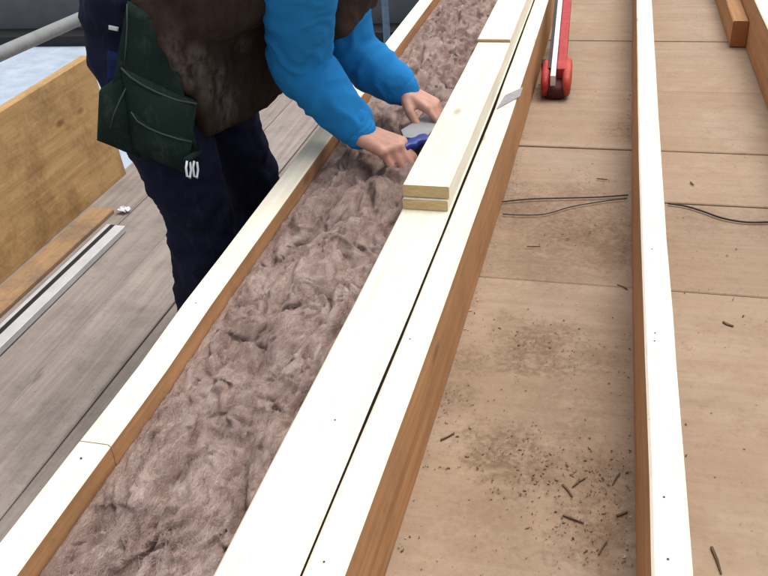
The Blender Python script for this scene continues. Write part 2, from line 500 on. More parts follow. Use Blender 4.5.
for row in range(26):
    s0 = row*.22
    d0, z0 = .36 + s0*math.cos(pit), .43 + s0*math.sin(pit)
    a = -9.0 + (row % 2)*.15
    while a < 5.1:
        w = .296
        lift = random.uniform(.0, .006)
        q = [EP(a, d0, z0+.018+lift), EP(a+w, d0, z0+.018+lift*.5), EP(a+w, d0+.34*math.cos(pit), z0+.34*math.sin(pit)), EP(a, d0+.34*math.cos(pit), z0+.34*math.sin(pit))]
        lo = [v - Vector((0, 0, .008)) for v in q]
        sl.add(q+lo, [(0, 1, 2, 3), (0, 4, 5, 1), (1, 5, 6, 2), (0, 3, 7, 4)])
        a += .30
so = sl.build('slates', M['slate'], nb)
so['kind'] = 'stuff'
rf = MB()
rf.add([EP(a, d, z) for a in (-9.1, 5.3) for (d, z) in ((.42, .40), (6.0, .42+5.55*math.tan(pit)), (6.0, -.02), (.42, -.02))],
       [(0, 1, 5, 4), (1, 2, 6, 5), (3, 0, 4, 7), (0, 3, 2, 1), (4, 5, 6, 7)])
rf.build('roof_underlay', M['slate'], nb)
vp = atz(386, 22, -1.5)
vp = vp - Vector((vp.x, vp.y, 0)).normalized()*.9
m = MB(); m.tube([(vp.x, vp.y, -1.5), (vp.x, vp.y, .6)], .033, 12)
tag(m.build('vent_pipe', M['slategrey_pipe'], smooth=True), 'blue grey vertical pipe standing before the dark slate roof', 'pipe')


# ================================================================== TIMBERS
def timber(name, cx, width, z0, z1, y0, y1, label, cat='joist', group=None, ch=.0035, n=60, mats=('top', 'side', 'endg'), zt=None, seed=0.0):
    """a bowed sawn timber swept along Y; cx is a table (y, centre x)"""
    m = MB(); vs = []; fs = []; mi = []
    for k in range(n+1):
        y = y0+(y1-y0)*k/n
        x = interp(cx, y) + .0006*wobble((0, y, 0), 6, seed)
        w = (width if not isinstance(width, list) else interp(width, y))/2 + .0007*wobble((9, y, 2), 5, seed)
        dz = (interp(zt, y) if zt else 0) + .0007*wobble((3, y, 5), 4, seed)
        for (xx, zz) in ((-w, z0), (-w, z1+dz-ch), (-w+ch, z1+dz), (w-ch, z1+dz), (w, z1+dz-ch), (w, z0)):
            vs.append((x+xx, y, zz))
    mq = [1, 0, 0, 0, 1, 1]
    for k in range(n):
        for q in range(6):
            a0 = k*6+q; b0 = k*6+(q+1) % 6
            fs.append((a0, a0+6, b0+6, b0)); mi.append(mq[q])
    fs += [tuple(range(6)), tuple(n*6+q for q in reversed(range(6)))]; mi += [2, 2]
    m.add(vs, fs, mi)
    o = m.build(name, [M[k] for k in mats], base=(interp(cx, (y0+y1)/2), (y0+y1)/2, z0))
    me = o.data
    me.polygons.foreach_set('use_smooth', [False]*len(me.polygons))
    return tag(o, label, cat, group)

G = 'roof joists'
CA = [(-2, -.648), (.57, -.648), (.9, -.647), (1.1, -.653), (1.7, -.660), (2.7, -.664), (6, -.666)]
CC = [(-2, -.30), (.0, -.281), (.59, -.267), (1.1, -.256), (1.5, -.2515), (2, -.2435), (3.1, -.242), (6, -.246)]
CD = [(-2, .119), (.67, .1145), (1.45, .109), (2, .1078), (3.1, .1095), (6, .113)]
CE = [(-2, .488), (6, .494)]
CB = [(-2, -.372), (.57, -.345), (1.1, -.3352), (1.47, -.331), (2.2, -.3235), (3.1, -.3215), (6, -.326)]
jA = atz(90, 442, 0).y
jA1 = timber('joist', CA, .050, DECK_Z+.0005, 0, jA+.0003, 6.0, 'long pale joist between the grey scaffold boards and the wool', 'joist', G, seed=1)
jA2 = timber('joist', [(y, x-.0012) for y, x in CA], .050, DECK_Z+.0005, -.0015, -1.6, jA, 'short joist length butted on at the lower left corner', 'joist', G, seed=2)
jC = timber('joist', CC, .048, DECK_Z+.0005, 0, -1.6, 6.0, 'pale joist with orange side, right beside the wide planks', 'joist', G, seed=3)
jD = timber('joist', CD, [(0, .044), (.67, .044), (3.1, .050), (6, .05)], DECK_Z+.0005, 0, -1.6, 6.0, 'lone pale joist standing in the middle of the bare deck', 'joist', G, seed=4)
jE = timber('joist', CE, .050, DECK_Z+.0005, 0, -1.6, 6.0, 'joist cut off by the top right corner', 'joist', G, seed=5)
# wide plank lying in the wool bay against the joist, and the boards stacked on it
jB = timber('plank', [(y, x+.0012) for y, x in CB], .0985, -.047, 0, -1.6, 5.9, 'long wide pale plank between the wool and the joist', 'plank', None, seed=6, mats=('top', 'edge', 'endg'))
# bearers that carry the plank, standing on the deck inside the wool bay
for y in (-1.2, .2, 2.9, 4.2, 5.6):
    m = MB(); x = interp(CB, y); m.box((x-.035, y-.02, DECK_Z), (x+.04, y+.02, -.0475)); m.build('bearer', M['side'], jB)
yB = (atz(404, 211, 0).y+atz(447, 207, 0).y)/2
yB2 = atz(497, 42, .052).y
st1 = timber('board', [(y, x+.001) for y, x in CB], .092, .0012, .0235, yB-.006, 5.6, 'thin board lying between the wide plank and the board on top', 'board', 'boards stacked on the plank', seed=7, ch=.002, mats=('top', 'top', 'endg'))
st2 = timber('board', [(y, x+.002) for y, x in CB], .094, .0262, .0515, yB, yB2-.004, 'pale top board ending beside the worker\'s knife hand', 'board', 'boards stacked on the plank', seed=8, ch=.002, mats=('top', 'top', 'endg'))
st3 = timber('board', [(y, x+.001) for y, x in CB], .095, .0262, .0600, yB2, 5.5, 'thicker pale top board running out of the top edge', 'board', 'boards stacked on the plank', seed=9, ch=.002, mats=('top', 'top', 'endg'))
# off-cut lying against the far right joist
q0, q1 = atz(722, 42, DECK_Z), atz(747, 47, DECK_Z)
CS = [(2, .4385), (6, .442)]
st = timber('offcut', CS, .052, DECK_Z+.0005, DECK_Z+.090, q1.y, 5.2, 'short square timber off-cut with orange end against the far right joist', 'off-cut', None, mats=('side', 'side', 'orange_end'), seed=10, n=16)

def nails(o, pts):
    for (px, py, z) in pts:
        w = atz(px, py, z)
        m = MB(); m.tube([(w.x, w.y, z-.004), (w.x, w.y, z+.0004)], .0016, 8)
        m.build('nail', M['nail'], o)
nails(jD, [(655, 333, 0), (654.5, 341, 0), (664, 497, 0), (668, 559, 0), (652, 249, 0), (646, 122, 0)])
nails(jC, [(324, 562, 0), (410, 339, 0)])
nails(jA1, [(196, 303, 0)])
nails(jA2, [(81, 458, 0)])
nails(jB, [(335, 420, 0)])

# grey strip of tape over plank and joist
def sheet(name, pts, th, mat, label, cat, nx=6, lift=None):
    m = MB()
    vs = []
    for i in range(nx+1):
        for j in range(nx+1):
            u, v = i/nx, j/nx
            p = (Vector(pts[0])*(1-u)*(1-v) + Vector(pts[1])*u*(1-v) + Vector(pts[2])*u*v + Vector(pts[3])*(1-u)*v)
            if lift: p = p + Vector((0, 0, lift(u, v)))
            vs.append(p)
    K = (nx+1)**2
    vs2 = [p - Vector((0, 0, th)) for p in vs]
    fs = []
    for i in range(nx):
        for j in range(nx):
            a = i*(nx+1)+j
            fs.append((a, a+nx+1, a+nx+2, a+1))
            fs.append((K+a, K+a+1, K+a+nx+2, K+a+nx+1))
    rim = [i for i in range(nx+1)] + [i*(nx+1)+nx for i in range(1, nx+1)] + [nx*(nx+1)+j for j in range(nx-1, -1, -1)] + [i*(nx+1) for i in range(nx-1, 0, -1)]
    for a, b_ in zip(rim, rim[1:]+rim[:1]): fs.append((a, b_, K+b_, K+a))
    m.add(vs+vs2, fs)
    return tag(m.build(name, mat, smooth=False), label, cat)
tz = .0022
sheet('tape_strip', [atz(496.5, 109, tz), atz(505, 95, tz), atz(523, 87, tz), atz(520, 96, tz)], .0016, M['tape'],
      'small grey strip of tape across the top of the joist', 'tape', 6, lambda u, v: .0003*math.sin(9*u+5*v))


# ================================================================== MINERAL WOOL
def build_wool():
    y0, y1 = -.1, 5.6
    nx, ny = 66, 1300
    ys = []
    y = y0
    while y < y1:
        ys.append(y); y += .0028 + max(0, y-1.0)*.0022
    ny = len(ys)
    vs = []; fs = []
    for y in ys:
        xa = interp(CA, y)+.0262
        xb = interp(CB, y)-.0495
        for i in range(nx+1):
            u = i/nx
            x = xa+(xb-xa)*u
            # swirl the sample point so that the lumps roll over each other
            p = Vector((x, y, 0))
            wx = noise.noise(Vector((x*9, y*6, 1.3))); wy = noise.noise(Vector((x*8+5, y*7, 4.1)))
            q = Vector((x+wx*.045, y+wy*.06, .0))
            big = noise.noise(Vector((q.x*13, q.y*5.5, 2.0)))
            cel = noise.noise(Vector((q.x*27, q.y*9, 7.0)))
            rid = 1-abs(noise.noise(Vector((q.x*20+3, q.y*6, 9.0))))*2
            fin = noise.fractal(Vector((q.x*70, q.y*42, 3.0)), 1.0, 2.1, 3)
            strand = noise.noise(Vector((q.x*170+wx*6, q.y*26, 5.0)))
            # a long valley where two batts meet
            val = u - (.47 + .10*math.sin(y*3.1+.6) + .05*math.sin(y*7.7))
            valley = math.exp(-(val/.07)**2)*(.55+.45*noise.noise(Vector((0, y*5, 11))))
            edge = -.010*math.exp(-(u/.13)**2) - .004*math.exp(-((1-u)/.05)**2)
            rid2 = 1-abs(noise.noise(Vector((q.x*44, q.y*24+2, 6.0))))*2
            z = -.015 + edge + .020*big + .014*cel - .022*max(0, rid-.5)/.5 - .009*max(0, rid2-.45)/.55 + .0065*fin + .0030*strand + .0058*noise.noise(Vector((q.x*95+wx*9, q.y*9, 8.0))) - .026*valley + .008*u
            fd = min(1, u/.13); fd = fd*fd*(3-2*fd)
            z = -.037*(1-fd) + z*fd + .003*fin*(1-fd)
            z = min(z, .002 - .014*(1-u) + .3*max(0, z))
            ox = .010*noise.noise(Vector((x*30, y*22, z*60+1)))*math.sin(math.pi*u)
            oy = .012*noise.noise(Vector((x*28+9, y*24, z*60)))
            if u < .03 or u > .97: ox = 0
            vs.append((x+ox, y+oy, z))
    W = nx+1
    fs = [(j*W+i, j*W+i+1, (j+1)*W+i+1, (j+1)*W+i) for j in range(ny-1) for i in range(nx)]
    # skirt and underside: the batt is a solid body resting on the deck
    top = list(vs)
    nb_ = len(vs)
    low = DECK_Z+.0015
    rim = [i for i in range(W)] + [j*W+nx for j in range(1, ny)] + [(ny-1)*W+i for i in range(nx-1, -1, -1)] + [j*W for j in range(ny-2, 0, -1)]
    for r in rim: vs.append((top[r][0], top[r][1], low))
    R = len(rim)
    for k in range(R):
        a, c = k, (k+1) % R
        fs.append((rim[a], nb_+a, nb_+c, rim[c]))
    fs.append(tuple(nb_+k for k in reversed(range(R))))
    m = MB(); m.add(vs, fs)
    o = m.build('mineral_wool', M['wool'], smooth=True, base=(-.51, 2.6, low))
    tag(o, 'pinkish brown fluffy mineral wool filling the bay between joist and plank', 'insulation')
    # loose fibres standing out of the surface
    rnd = random.Random(3)
    fm = MB()
    V = top
    for k in range(13000):
        t = rnd.random()**1.7
        j = min(ny-2, int(np.searchsorted(ys, .45+(3.9-.45)*t)))
        i = rnd.randint(2, nx-2)
        p = Vector(V[j*W+i])
        L = rnd.uniform(.008, .030)
        ang = rnd.gauss(math.pi/2, .7)
        d = Vector((math.cos(ang), math.sin(ang), rnd.uniform(-.15, .22))).normalized()
        side = Vector((-d.y, d.x, rnd.uniform(-.4, .4))).normalized()
        w = rnd.uniform(.00018, .00038)*(1+max(0, p.y-1)*.4)
        cur = rnd.uniform(-1.2, 1.2)
        vs_ = []
        q = p - Vector((0, 0, .001))
        S = 4
        for s in range(S+1):
            vs_ += [q-side*w*(1-s/S*.7), q+side*w*(1-s/S*.7)]
            q = q + d*(L/S)
            d = (d + side*cur*.25 + Vector((0, 0, -.16 if s > 0 else 0))).normalized()
            xa = interp(CA, q.y)+.027; xb = interp(CB, q.y)-.051
            q.x = min(max(q.x, xa), xb); q.z = min(q.z, .006)
        fm.add(vs_, [(2*s, 2*s+1, 2*s+3, 2*s+2) for s in range(S)])
    f = fm.build('loose_fibres', M['fibre'], o, smooth=True)
    f['kind'] = 'stuff'
build_wool()
# small torn pale scrap lying on the wool
w = atz(213, 466, -.02)
def crumple(name, w, size, z, mat, label, seed, n=9):
    m = MB(); vs = []
    for i in range(n+1):
        for j in range(n+1):
            u, v = i/n-.5, j/n-.5
            k = noise.noise(Vector((u*5+seed, v*5, seed)))
            vs.append((w.x+size*(u+.25*noise.noise(Vector((u*3, v*3+seed, 2)))), w.y+size*.8*(v+.25*k), z+size*(.22+.30*abs(k)+.16*noise.noise(Vector((u*11, v*11, seed))))))
    m.add(vs, [(i*(n+1)+j, (i+1)*(n+1)+j, (i+1)*(n+1)+j+1, i*(n+1)+j+1) for i in range(n) for j in range(n)])
    o = m.build(name, mat)
    sm = o.modifiers.new('thickness', 'SOLIDIFY'); sm.thickness = .0008
    return tag(o, label, 'scrap')
crumple('paper_scrap', w, .012, -.022, M['white'], 'tiny torn white scrap lying on the mineral wool', 3.3)


# ================================================================== THINGS ON THE SCAFFOLD
# golden board on edge along the guard rail
PX = -1.895
pe = atz(133, 174, FLOOR_Z).y
def panel():
    m = MB(); n = 30; vs = []; fs = []
    h0 = .485
    y0, y1 = -.3, pe
    for k in range(n+1):
        y = y0+(y1-y0)*k/n
        b_ = .004*math.sin(y*1.7)
        hh = h0 + .006*math.sin(y*2.2+1)
        lean = -.035
        for (x, z) in ((-.018, 0), (-.018+lean, hh-.004), (-.014+lean, hh), (.014+lean, hh), (.018+lean, hh-.004), (.018, 0)):
            vs.append((PX+x+b_, y, FLOOR_Z+.0005+z))
    for k in range(n):
        for q in range(6):
            a0 = k*6+q; b0 = k*6+(q+1) % 6
            fs.append((a0, a0+6, b0+6, b0))
    fs += [tuple(range(6)), tuple(n*6+q for q in reversed(range(6)))]
    m.add(vs, fs)
    return tag(m.build('toe_board', M['ply'], base=(PX, 1.3, FLOOR_Z)), 'tall golden weathered board standing on edge along the scaffold', 'board')
panel()
# orange plank flat on the boards
a0 = atz(88, 205, FLOOR_Z+.015)
timber('plank', [(-2, -1.803), (4, -1.800)], .10, FLOOR_Z+.0012, FLOOR_Z+.016, -.4, a0.y-.02, 'narrow orange brown plank lying flat beside the tall golden board', 'plank', None,
       mats=('plank', 'plank', 'plank'), seed=12)
# aluminium straightedge: box profile with a groove
al = tag(empty('straightedge', (-1.665, 1.6, FLOOR_Z+.001)), 'long aluminium straightedge with black groove lying on the grey boards', 'straightedge')
ya, yb = .55, atz(121, 226, FLOOR_Z+.02).y
z0 = FLOOR_Z+.0012
def aluprof(name, prof, mat):
    m = MB(); n = len(prof)
    vs = [(x, y, z0+z) for y in (ya, yb) for (x, z) in prof]
    fs = [(i, (i+1) % n, n+(i+1) % n, n+i) for i in range(n)] + [tuple(reversed(range(n))), tuple(n+i for i in range(n))]
    m.add(vs, fs); return m.build(name, mat, al, bevel=.0012)
sx = (atz(0, 335, FLOOR_Z+.02).x + atz(119, 231, FLOOR_Z+.02).x)/2 - .012
aluprof('rail', [(sx-.036, 0), (sx-.036, .024), (sx-.022, .024), (sx-.022, 0)], M['alu'])
aluprof('groove', [(sx-.0216, 0), (sx-.0216, .0225), (sx-.0054, .0225), (sx-.0054, 0)], M['gutter'])
aluprof('web', [(sx-.005, 0), (sx-.005, .0215), (sx+.036, .0205), (sx+.036, 0)], M['alu'])
# white plastic scrap
crumple('plastic_scrap', atz(124, 210, FLOOR_Z+.01), .042, FLOOR_Z+.002, M['white'], 'crumpled white plastic scrap at the end of the aluminium straightedge', 7.7)


# ================================================================== RED TOOL ON THE DECK
def red_tool():
    A = atz(555, 92, DECK_Z+.03)
    B = atz(563, 4, DECK_Z+.150)
    ax = (B-A); L = ax.length; ax = ax/L
    sd_ = ax.cross(Vector((0, 0, 1))).normalized(); up = sd_.cross(ax).normalized()
    t = tag(empty('roofing_tool', (A.x, A.y+.1, DECK_Z)), 'long red and silver tool with rounded nose on the deck against the joist', 'tool')
    def PT(a, s, z): return A + ax*a + sd_*s + up*z
    def bx(name, a0, a1, s0, s1, h0, h1, mat, bev):
        m = MB()
        m.add([PT(a, s, z) for s in (s0, s1) for a in (a0, a1) for z in (h0, h1)],
              [(0, 1, 3, 2), (4, 6, 7, 5), (0, 4, 5, 1), (2, 3, 7, 6), (0, 2, 6, 4), (1, 5, 7, 3)])
        return m.build(name, mat, t, bevel=bev, seg=3)
    N = 20
    def pebble(name, ca, cs, ra, rs, levels, mat, flat=True):
        m = MB(); pr = []
        for (z, k) in levels:
            for q in range(N):
                a = 2*math.pi*q/N
                sg = lambda v, e: math.copysign(abs(v)**e, v)
                w_ = PT(ca+ra*k*sg(math.sin(a), .75), cs+rs*k*sg(math.cos(a), .6), z)
                w_.z = max(w_.z, DECK_Z+.0008)
                pr.append(w_)
        Lv = len(levels)
        m.add(pr, [(r*N+q, r*N+(q+1) % N, (r+1)*N+(q+1) % N, (r+1)*N+q) for r in range(Lv-1) for q in range(N)] + [tuple(reversed(range(N))), tuple((Lv-1)*N+q for q in range(N))])
        m.build(name, mat, t, smooth=True)
    pebble('base', .060, .0, .058, .040, ((-.06, .8), (-.03, .95), (-.008, 1.0), (.004, .95), (.010, .8)), M['darkred'])
    pebble('housing', .080, -.032, .080, .0150, ((-.02, .9), (.004, 1.0), (.022, .96), (.033, .75), (.037, .45)), M['red'])
    pebble('housing', .085, .0335, .085, .0150, ((-.02, .9), (.004, 1.0), (.026, .96), (.038, .75), (.042, .45)), M['redl'])
    bx('edge_rail', .075, L-.01, -.0270, -.0175, -.012, .040, M['wire'], .002)
    bx('silver_rail', .018, L, -.0170, -.0005, -.012, .046, M['silver'], .003)
    bx('red_rail', .065, L, .0005, .0290, -.012, .043, M['red'], .004)
    bx('latch', .135, .165, -.0500, -.0275, -.01, .020, M['black'], .004)
    bx('handle', L+.001, L+.20, -.004, .022, -.008, .030, M['redl'], .010)
    # rear grip standing on the deck carries the raised end
    g0, g1 = PT(L-.04, .006, -.012), PT(L+.10, .006, -.012)
    m = MB(); m.tube([g0, Vector((g0.x, g0.y+.01, DECK_Z+.016)), Vector((g1.x, g1.y, DECK_Z+.016)), g1], .0155, 10)
    m.build('grip', M['black'], t, smooth=True)
red_tool()

# ================================================================== CABLES
def cable(name, pts, r, label):
    P = [atz(x, y, DECK_Z+r+.0006) for x, y in pts]
    # smooth the line
    Q = []
    for i in range(len(P)-1):
        a = P[max(i-1, 0)]; b_ = P[i]; c = P[i+1]; d = P[min(i+2, len(P)-1)]
        for k in range(8):
            t = k/8
            Q.append(.5*((2*b_)+(c-a)*t+(2*a-5*b_+4*c-d)*t*t+(3*b_-a-3*c+d)*t**3))
    Q.append(P[-1])
    m = MB(); m.tube(Q, r, 8)
    return tag(m.build(name, M['wire'], smooth=True), label, 'cable', None)
cable('cable', [(499, 202), (530, 199), (565, 198), (600, 197), (628, 195)], .0019, 'thin dark cable lying straight across the deck, left of lone joist')
cable('cable', [(503, 214), (520, 215), (545, 214), (570, 207), (592, 203), (612, 200), (627, 198.5)], .0014, 'lower slack dark cable looping on the dirty deck, left of lone joist')
cable('cable', [(668, 203.5), (685, 206), (702, 211), (722, 218), (745, 222), (768, 222), (800, 220), (830, 221)], .0023, 'dark sagging cable on the deck right of lone joist')


# ================================================================== DEBRIS
def sliver(m, x, y, z, L, w, h, ang, rnd, mi=0):
    d = Vector((math.cos(ang), math.sin(ang), 0)); s = Vector((-d.y, d.x, 0))
    c = Vector((x, y, z))
    k = [rnd.uniform(.4, 1) for _ in range(6)]
    a = c-d*L/2; b_ = c+d*L/2; mid = c+s*rnd.uniform(-.25, .25)*w*2
    vs = [a-s*w*k[0]*.5, a+s*w*k[1]*.5, mid+s*w*.5*k[2], b_+s*w*k[3]*.3, b_-s*w*k[4]*.3, mid-s*w*.5*k[5]]
    top = [v+Vector((0, 0, h*rnd.uniform(.6, 1.1))) for v in vs]
    fs = [(0, 1, 2, 5), (5, 2, 3, 4), (6, 11, 8, 7), (11, 10, 9, 8)]
    for i in range(6): fs.append((i, 6+i, 6+(i+1) % 6, (i+1) % 6))
    m.add(vs+top, fs, mi)
def debris():
    rnd = random.Random(11)
    m = MB()
    def inbay(x, y): return (x > interp(CC, y)+.027 and x < interp(CD, y)-.027) or (x > interp(CD, y)+.030 and x < .44)
    def put(x, y, big, mi):
        if not inbay(x, y): return
        L = rnd.uniform(.0008, .0030)*big*rnd.choice((.6, .8, 1, 1.5)); sliver(m, x, y, DECK_Z+.0002, L, L*rnd.uniform(.25, .7), rnd.uniform(.0005, .0014), rnd.uniform(0, 6.3), rnd, mi)
    cl = [(535, 345, .06, 90), (590, 350, .04, 50), (505, 455, .05, 100), (545, 470, .04, 80), (600, 475, .05, 140), (590, 535, .05, 130), (570, 510, .06, 110),
          (620, 480, .03, 70), (585, 232, .09, 110), (520, 207, .07, 80), (440, 430, .04, 60), (455, 395, .03, 40), (600, 180, .06, 40), (420, 560, .05, 40),
          (700, 460, .10, 25), (690, 330, .10, 30), (700, 250, .12, 30), (550, 90, .05, 40)]
    for (px, py, s, n) in cl:
        w = atz(px, py, DECK_Z)
        for _ in range(int(n*1.15)):
            put(w.x+rnd.gauss(0, s), w.y+rnd.gauss(0, s), rnd.choice((.5, .7, 1, 1.3, 1.8)), rnd.choice((0, 0, 1, 1)))
    for _ in range(420):    # crumbs gathered along the foot of the joists
        y = rnd.uniform(.6, 3.4)
        e = abs(rnd.gauss(0, .009))
        x = interp(CC, y)+.0275+e if rnd.random() < .6 else interp(CD, y)-.0275-e
        put(x, y, rnd.choice((.5, .8, 1.2, 1.6)), rnd.choice((0, 1, 2, 2)))
    for _ in range(900):
        put(rnd.uniform(-.25, .45), rnd.uniform(.6, 3.6), rnd.uniform(.35, .9), rnd.choice((0, 1, 1, 2, 2)))
    o = m.build('wood_crumbs', [M['chip'], M['chip2'], M['dust']])
    tag(o, 'dark bark crumbs and sawdust strewn over the deck boards', 'debris', kind='stuff')
    GL = 'larger splinters on the deck'
    big = [(586, 478, 572, 488, .005, 'dark splinter slanting down left amid the thickest crumbs by the lone joist'),
           (562, 484, 573, 498, .005, 'dark splinter slanting down right at the left rim of the thickest crumbs'),
           (620, 473, 612, 486, .005, 'dark splinter almost touching the left foot of the lone joist, halfway down'),
           (607, 541, 598, 556, .005, 'lowest dark splinter left of the lone joist, steep'),
           (628, 512, 616, 517, .008, 'broad dark flake pressed against the lone joist, lower part'),
           (440, 441, 455, 433, .006, 'dark splinter rising rightwards near the foot of the orange joist side'),
           (526, 247, 541, 247, .0035, 'thin level splinter alone just below the slack cable'),
           (596, 179, 608, 180, .005, 'small level splinter just above the straight cable'),
           (617, 285, 628, 290, .006, 'dark splinter tucked against lone joist below the cables'),
           (562, 515, 585, 524, .005, 'long nearly level splinter below the crumb patch left of lone joist'),
           (722, 322, 734, 327, .009, 'stubby black flake alone on the clean deck at right'),
           (711, 546, 722, 576, .006, 'long steep splinter at the bottom edge right of lone joist'),
           (690, 182, 694, 186, .006, 'tiny dark flake above the cable right of lone joist')]
    for (x0, y0, x1, y1, w_, lab) in big:
        a, c = atz(x0, y0, DECK_Z), atz(x1, y1, DECK_Z)
        s = MB(); d = c-a; mp = (a+c)/2
        sliver(s, mp.x, mp.y, DECK_Z+.0003, d.length*.9, w_*.7, .0022, math.atan2(d.y, d.x), rnd)
        tag(s.build('splinter', M['chip']), lab, 'splinter', GL)
debris()


# ================================================================== WORKER
def remesh(mb, name, voxel, mat, it=3, fac=.5, fold=None):
    me = mb.mesh(name+'_src', mat)
    o = bpy.data.objects.new(name+'_src', me)
    COL.objects.link(o)
    r = o.modifiers.new('r', 'REMESH'); r.mode = 'VOXEL'; r.voxel_size = voxel
    if it:
        s = o.modifiers.new('s', 'SMOOTH'); s.factor = fac; s.iterations = it
    dg = bpy.context.evaluated_depsgraph_get()
    out = bpy.data.meshes.new_from_object(o.evaluated_get(dg), depsgraph=dg)
    bpy.data.objects.remove(o); bpy.data.meshes.remove(me)
    out.name = name
    if fold:
        nv = len(out.vertices)
        no = [v.normal.copy() for v in out.vertices]
        for v, n_ in zip(out.vertices, no):
            v.co += n_*fold(v.co)
    out.materials.clear(); out.materials.append(mat)
    out.polygons.foreach_set('use_smooth', [True]*len(out.polygons))
    return out

# joints (metres); feet on the scaffold boards, hips above them, hands over the wool
HIP = Vector((-1.02, 1.76, .265))
R_HIP, L_HIP = Vector((-1.01, 1.680, .235)), Vector((-1.01, 1.865, .235))
R_KNEE, L_KNEE = Vector((-.940, 1.690, -.17)), Vector((-.93, 1.975, -.17))
R_ANK, L_ANK = Vector((-.995, 1.71, -.53)), Vector((-.985, 2.02, -.53))
R_TOE, L_TOE = Vector((-.855, 1.70, -.585)), Vector((-.845, 2.04, -.585))
WAIST, CHEST = Vector((-.88, 1.83, .37)), Vector((-.69, 1.93, .47))
NECK, HEAD = Vector((-.585, 1.92, .535)), Vector((-.50, 1.93, .575))
R_SH = atx(302, -82, -.60); L_SH = atx(322, -62, -.66)
R_EL = atx(299, 62, -.685); L_EL = atx(352, 52, -.615)
R_WR = atx(361, 134, -.535); L_WR = atx(405, 91, -.478)

def hand_caps(m, wr, fwd, thumb, curl, spread=0.0, scale=1.0, grip=None):
    """palm and five fingers as tapered capsules; fwd along the palm, thumb to the thumb side"""
    f = Vector(fwd).normalized(); t = Vector(thumb); t = (t-f*t.dot(f)).normalized()
    pn = f.cross(t).normalized()
    if pn.z < 0: pn = -pn                    # back of the hand faces up
    S = scale
    lens = [(.040, .026, .020), (.045, .029, .021), (.041, .027, .020), (.032, .021, .018)]
    rad = [.0092, .0096, .0090, .0080]
    for k in range(4):
        lat = (.030 - .0195*k)*S
        base = wr + f*.012 + t*lat*.55
        kn = wr + f*(.088 - .006*abs(k-1))*S + t*lat + pn*.003
        m.capsule(base, .0165*S, kn, .0125*S, 12)
        d = f.copy(); p = kn
        for j in range(3):
            ang = curl[j] + (.08*k if j == 0 else 0)
            d = (d*math.cos(ang) - pn*math.sin(ang)*1.0)
            # keep an orthonormal turn in the f/pn plane
            d.normalize()
            e = p + d*lens[k][j]*S + t*spread*(1.5-k)*.004
            m.capsule(p, rad[k]*(1-.10*j)*S, e, rad[k]*(1-.10*(j+1))*S, 10)
            p = e
            # rotate the plane vector with the finger
            pnx = pn
    # thumb leaves the side of the palm near its base
    b0 = wr + f*.022*S + t*.026*S - pn*.004
    b1 = b0 + (f*.7 + t*.55 - pn*.35).normalized()*.042*S
    b2 = b1 + (f*.95 + t*.05 - pn*.5).normalized()*.034*S
    b3 = b2 + (f*.85 - t*.35 - pn*.55).normalized()*.026*S
    m.capsule(b0, .0165*S, b1, .0125*S, 12); m.capsule(b1, .0122*S, b2, .0105*S, 12); m.capsule(b2, .0105*S, b3, .0085*S, 12)
    return f, t, pn

HF = Vector((.88, -.34, -.20)); HT = Vector((.30, .95, .05))
LF = Vector((.80, -.28, -.34)); LT = Vector((-.20, -.9, .1))

